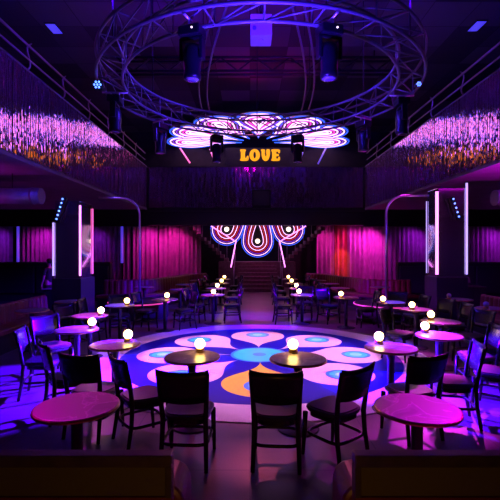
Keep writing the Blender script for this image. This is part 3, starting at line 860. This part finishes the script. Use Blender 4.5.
# projector
t = thing('projector', 'white box projector hanging above the room centre', 'projector', at(261, 40, 7.5))
MB().box((-.19, -.17, 0), (.19, .25, .38)).build('case', M['white_box'], t, bevel=.02)
MB().box((-.19, -.175, .0), (.19, -.171, .05)).build('front_strip', M['white_box'], t)
MB().lathe([(.04, -.03), (.045, 0)], 16).build('foot', M['white_box'], t)
MB().tube([(0, 0, .38), (0, 0, 2.9)], .025, 8).build('hanger', M['fixture'], t)
MB().tube([(-.12, -.17, .12), (-.12, -.20, .12)], .035, 14).build('lens', M['lens'], t)
# ceiling panel lights
for px, py, l in ((54, 28.5, 'small square blue ceiling light at upper left'), (477, 26, 'small square blue ceiling light at upper right')):
    Y = (8.58-H)*F/(250-py); x = (px-250)*Y/F
    t = thing('ceiling_light', l, 'ceiling light', (x, Y, 8.6), 0, 'square ceiling lights')
    MB().box((-.17, -.3, -.03), (.17, .3, 0)).build('frame', M['fixture'], t); MB().box((-.14, -.27, -.035), (.14, .27, -.031)).build('diffuser', M['panel_light'], t)

# ------------------------------------------------------------------ person
def skin(name, verts, edges, mt, parent, levels=2, root=0):
    me = bpy.data.meshes.new(name); me.from_pydata([v[:3] for v in verts], edges, [])
    o = bpy.data.objects.new(name, me); C.objects.link(o); o.parent = parent; me.materials.append(mt)
    md = o.modifiers.new('skin', 'SKIN'); md.use_smooth_shade = True
    for i, v in enumerate(verts):
        r = v[3]; me.skin_vertices[0].data[i].radius = (r, v[4] if len(v) > 4 else r)
    me.skin_vertices[0].data[root].use_root = True
    s = o.modifiers.new('subsurf', 'SUBSURF'); s.levels = s.render_levels = levels
    return o
pr = thing('person', 'person in dark clothes standing by the left column, arm hanging, face turned right', 'person', (-6.35, 13.2, 0), math.radians(62))
K = .93                                   # figure faces +Y before turning (rz turns it)
# pose: standing, slight lean, arms down
V = [(0,0,.90,.125,.10),(0,.01,1.08,.125,.095),(0,0,1.27,.155,.105),(0,-.01,1.40,.09,.075),(0,.0,1.47,.052,.052),(0,.02,1.54,.06,.07),(0,.03,1.62,.075,.095),(0,.02,1.70,.06,.08)]
E = [(0,1),(1,2),(2,3),(3,4),(4,5),(5,6),(6,7)]
def arm(s, f):
    o = len(V); V.extend([(s*.17,-.01,1.37,.055),(s*.215,f*.3-.01,1.11,.042),(s*.22,f+.06,.89,.03),(s*.215,f+.09,.82,.034,.02)]); E.extend([(3,o),(o,o+1),(o+1,o+2),(o+2,o+3)])
    for k in range(4):
        b0 = len(V); y = f+.055+.022*k
        L = (.062, .074, .07, .055)[3-k]
        V.extend([(s*.214,y,.79,.0095),(s*.205,y+.004,.79-L*.55,.009),(s*.192,y+.006,.79-L,.008)]); E.extend([(o+3,b0),(b0,b0+1),(b0+1,b0+2)])
    b0 = len(V); V.extend([(s*.195,f+.125,.80,.010),(s*.182,f+.14,.76,.009)]); E.extend([(o+2,b0),(b0,b0+1)])
arm(-1, .02); arm(1, .06)
for s, fy in ((-1, -.03), (1, .05)):
    o = len(V); V.extend([(s*.10,0,.82,.085),(s*.105,fy+.02,.48,.055),(s*.105,fy-.01,.10,.036),(s*.11,fy+.03,.04,.035,.035),(s*.115,fy+.15,.028,.035,.026)]); E.extend([(0,o),(o,o+1),(o+1,o+2),(o+2,o+3),(o+3,o+4)])
pb = skin('body', V, E, M['skin'], pr); 
S = [(0,0,.88,.145,.12),(0,.01,1.08,.14,.11),(0,0,1.27,.17,.12),(0,-.01,1.40,.10,.085)]
SE = [(0,1),(1,2),(2,3)]
for s, f in ((-1,.02),(1,.06)):
    o = len(S); S.extend([(s*.175,-.01,1.375,.07),(s*.21,f*.3-.01,1.17,.062)]); SE.extend([(3,o),(o,o+1)])
skin('shirt', S, SE, M['shirt'], pr)
T = [(0,0,.90,.15,.125)]; TE = []
for s, fy in ((-1,-.03),(1,.05)):
    o = len(T); T.extend([(s*.10,0,.80,.10),(s*.105,fy+.02,.48,.072),(s*.105,fy-.01,.10,.058)]); TE.extend([(0,o),(o,o+1),(o+1,o+2)])
skin('trousers', T, TE, M['trousers'], pr)
for s, fy in ((-1,-.03),(1,.05)):
    MB().sphere((s*.113, fy+.07, .045), .1, 14, 8, sc=(.5,1.35,.44)).build('shoe', M['black'], pr)
hm = MB().sphere((0, 0, 1.672), .098, 20, 12, sc=(.92,1.12,.95)); hm.v = [(x, y-.004, z if y < .05 else max(z, 1.71)) for x, y, z in hm.v]
hm.build('hair', M['hair'], pr)
for s in (-1, 1):
    MB().sphere((s*.032, .112, 1.635), .012, 10, 6).build('eye', M['eye'], pr); MB().sphere((s*.083, .015, 1.62), .022, 10, 6, sc=(.4,.8,1.3)).build('ear', M['skin'], pr)
MB().sphere((0, .128, 1.60), .017, 10, 6, sc=(.8,1,1.3)).build('nose', M['skin'], pr)
MB().sphere((0, .112, 1.563), .018, 10, 6, sc=(1.3,.5,.45)).build('mouth', M['lip'], pr)
pr.scale = (K, K, K)

# ------------------------------------------------------------------ lights
def spot(name, loc, tgt, col, w, ang=40, blend=.5, r=.08):
    l = bpy.data.lights.new(name, 'SPOT'); l.energy = w; l.color = col; l.spot_size = math.radians(ang); l.spot_blend = blend; l.shadow_soft_size = r
    o = bpy.data.objects.new(name, l); C.objects.link(o); o.location = loc
    o.rotation_euler = (Vector(tgt)-Vector(loc)).to_track_quat('-Z', 'Y').to_euler(); return o
def point(name, loc, col, w, r=.15):
    l = bpy.data.lights.new(name, 'POINT'); l.energy = w; l.color = col; l.shadow_soft_size = r
    o = bpy.data.objects.new(name, l); C.objects.link(o); o.location = loc; return o
def head_pos(dg, dz=-.76):
    a = math.radians(dg); return (RC[0]+RM*math.cos(a), RC[1]+RM*math.sin(a), ZL+dz)
MAG = (.80, .0, 1); BLUE = (.05, .0, 1); VIO = (.30, .0, 1)
# moving heads washing the dance floor
for dg in (145, 30, 183, 0):
    spot('head_beam', head_pos(dg), (DC[0], DC[1]-.1, 0), (1, .40, 1), 1050, 54, .15)
for dg in (112, 68):
    spot('head_beam', head_pos(dg), (DC[0], DC[1]+.3, 0), (.08, .02, 1), 150, 70, .6)
for dg, src in ((0, 0), (45, 30), (90, 68), (135, 145), (180, 183), (225, 183), (270, 112), (315, 0)):
    a = math.radians(dg); spot('head_beam', head_pos(src), (DC[0]+1.74*math.cos(a), DC[1]+1.74*math.sin(a), 0), (.05, .75, 1), 260, 6.5, .9, .02)
spot('head_beam', head_pos(112), (DC[0], DC[1], 0), (.05, .75, 1), 500, 15, .8, .02)
spot('balcony_spot', (-4.8, 12.6, 5.9), (-1.56, 5.1, .75), (.9, .02, 1), 700, 8, .9)
spot('balcony_spot', (5.2, 12.9, 5.9), (1.67, 4.94, .75), (.9, .02, .9), 1600, 8, .9)
# magenta from the balconies on the front tables
spot('balcony_spot', (5.4, 8.5, 5.9), (1.6, 3.12, .75), MAG, 9000, 10, .9)
spot('balcony_spot', (5.2, 11.5, 5.9), (2.75, 5.95, .75), (.95, .03, 1), 8000, 10, .9)
spot('balcony_spot', (-4.9, 8.0, 5.9), (-1.27, 3.1, .75), (.9, .0, .8), 2500, 12, .9)
spot('balcony_spot', (-4.8, 11.5, 5.9), (-2.6, 6.9, .7), (.8, .03, 1), 5500, 13, .9)
spot('balcony_spot', (AX, 14, 7.7), (AX, 3.4, 0), (1, .12, .30), 1300, 26, .9)
spot('balcony_spot', (5.2, 14, 5.9), (3.2, 8.13, .75), (.95, .02, .9), 3600, 8, .9)
spot('balcony_spot', (-4.8, 14.5, 5.9), (-2.75, 8.72, .75), (.15, .05, 1), 5000, 8, .9)
spot('balcony_spot', (5.2, 15, 5.9), (3.12, 9.2, .75), (.15, .05, 1), 5000, 8, .9)
# blue LED bars across the room
spot('led_bar_beam', (-4.6, 9.95, 3.2), (3.2, 4.9, 0), BLUE, 300000, 13, .3, .05)
spot('led_bar_beam', (5.25, 10.5, 3.2), (-3.4, 5.5, 0), BLUE, 340000, 17, .3, .05)
spot('led_bar_beam', (-4.6, 9.95, 3.3), (2.0, 12.0, 0), VIO, 5000, 40, .7, .05)
spot('led_bar_beam', (5.25, 10.5, 3.3), (-1.8, 11.6, 0), BLUE, 15000, 40, .7, .05)
for sx in (-1, 1): spot('truss_fill', (.2+sx*.2, 7.3, 5.1), (.2+sx*3, 7.5, 4.85), (.05, .02, 1), 900, 120, .5)  # added blue fill for the ring truss, no fixture hangs here
# blue uplight on the ceiling and truss
for x, y in ((-2.2, 6), (2.5, 6)):
    spot('ceiling_wash', (x, y-.3, 5.4), (AX+x*.2, 8.2, 8.6), (.05, .0, 1), 1800, 110, .9)
spot('ceiling_wash', (AX, 4.2, 2.9), (AX, 5.7, 6.0), (.05, .01, 1), 2600, 86, .9)
spot('ceiling_wash', (AX, 16, 6.6), (AX, 14.5, 8.6), (.9, .0, .5), 110, 130, .9)
spot('column_wash', (4.2, 9.4, 3.3), (5.4, 11, 2.3), (.75, .0, 1), 40, 40, .8)
spot('column_wash', (-3.6, 9.0, 3.3), (-4.6, 10.4, 2.3), (.7, .0, 1), 12, 40, .8)
# curtains
for x, c, w in ((-5.6, (1, .02, .62), 130), (-4.3, (1, .02, .5), 170), (-3.2, (.8, .01, .45), 70), (3.7, (1, .03, .5), 120), (5.3, (1, .03, .7), 150), (6.2, (1, .03, .75), 260), (8.6, (.6, .02, 1), 130), (12.8, (.6, .02, .9), 160), (-8.6, (.45, .02, 1), 70), (-11.2, (.9, .02, .8), 170), (-13.8, (.4, .02, 1), 90)):
    spot('curtain_wash', (x+.5, 21.55, 3.05), (x, 22.6, 1.5), c, w*.85, 120, .9)
spot('curtain_wash', (4.9, 21.2, 2.9), (4.93, 22.6, 1.3), (1, .16, .0), 160, 34, .5)
# under-balcony glow, stair glow
spot('underbalcony_glow', (7.2, 8.6, 2.2), (6.7, 9.2, 3.98), (.85, .0, 1), 1100, 120, .9, .05)
spot('underbalcony_glow', (-7.4, 9.8, 2.2), (-7.2, 10.6, 3.98), (.8, .0, .9), 110, 110, .9, .05)
spot('stair_wash', (.4, 20.8, 3.1), (.4, 19.2, .4), (.8, .01, .5), 150, 110, .8)
spot('person_light', (-4.9, 13.0, 3.4), (-6.35, 13.2, 1.2), (1, .04, .10), 90, 40, .8)
# warm fill added low on the viewer's side to brighten the dividers
point('divider_fill', (.05, .35, .95), (1, .42, .08), 9, .06)
spot('fringe_wash', (5.3, 9, 6.6), (XL, 9, 5), (.7, .0, .9), 90, 110, .9)
spot('fringe_wash', (-4.7, 9, 6.6), (XR, 9, 5), (.7, .0, .9), 90, 110, .9)
spot('fringe_wash', (AX, 14.3, 7.7), (AX, 21, 5), (.8, .0, .6), 25, 90, .9)

w = bpy.data.worlds.new('dark'); scene.world = w; w.use_nodes = True
w.node_tree.nodes['Background'].inputs[0].default_value = (.02, .004, .03, 1); w.node_tree.nodes['Background'].inputs[1].default_value = .1

# ------------------------------------------------------------------ camera, view
cam = bpy.data.cameras.new('camera'); cam.sensor_width = 36; cam.lens = 36*F/500; cam.clip_start = .05; cam.clip_end = 200
co = bpy.data.objects.new('camera', cam); C.objects.link(co); co.location = (0, 0, H); co.rotation_euler = (PI/2, 0, 0)
scene.camera = co
vs = scene.view_settings; vs.view_transform = 'Standard'; vs.look = 'None'; vs.gamma = 1; vs.exposure = -0.4; vs.use_curve_mapping = False
scene.cycles.use_denoising = True
scene.cycles.max_bounces = 6
scene.cycles.sample_clamp_indirect = 6
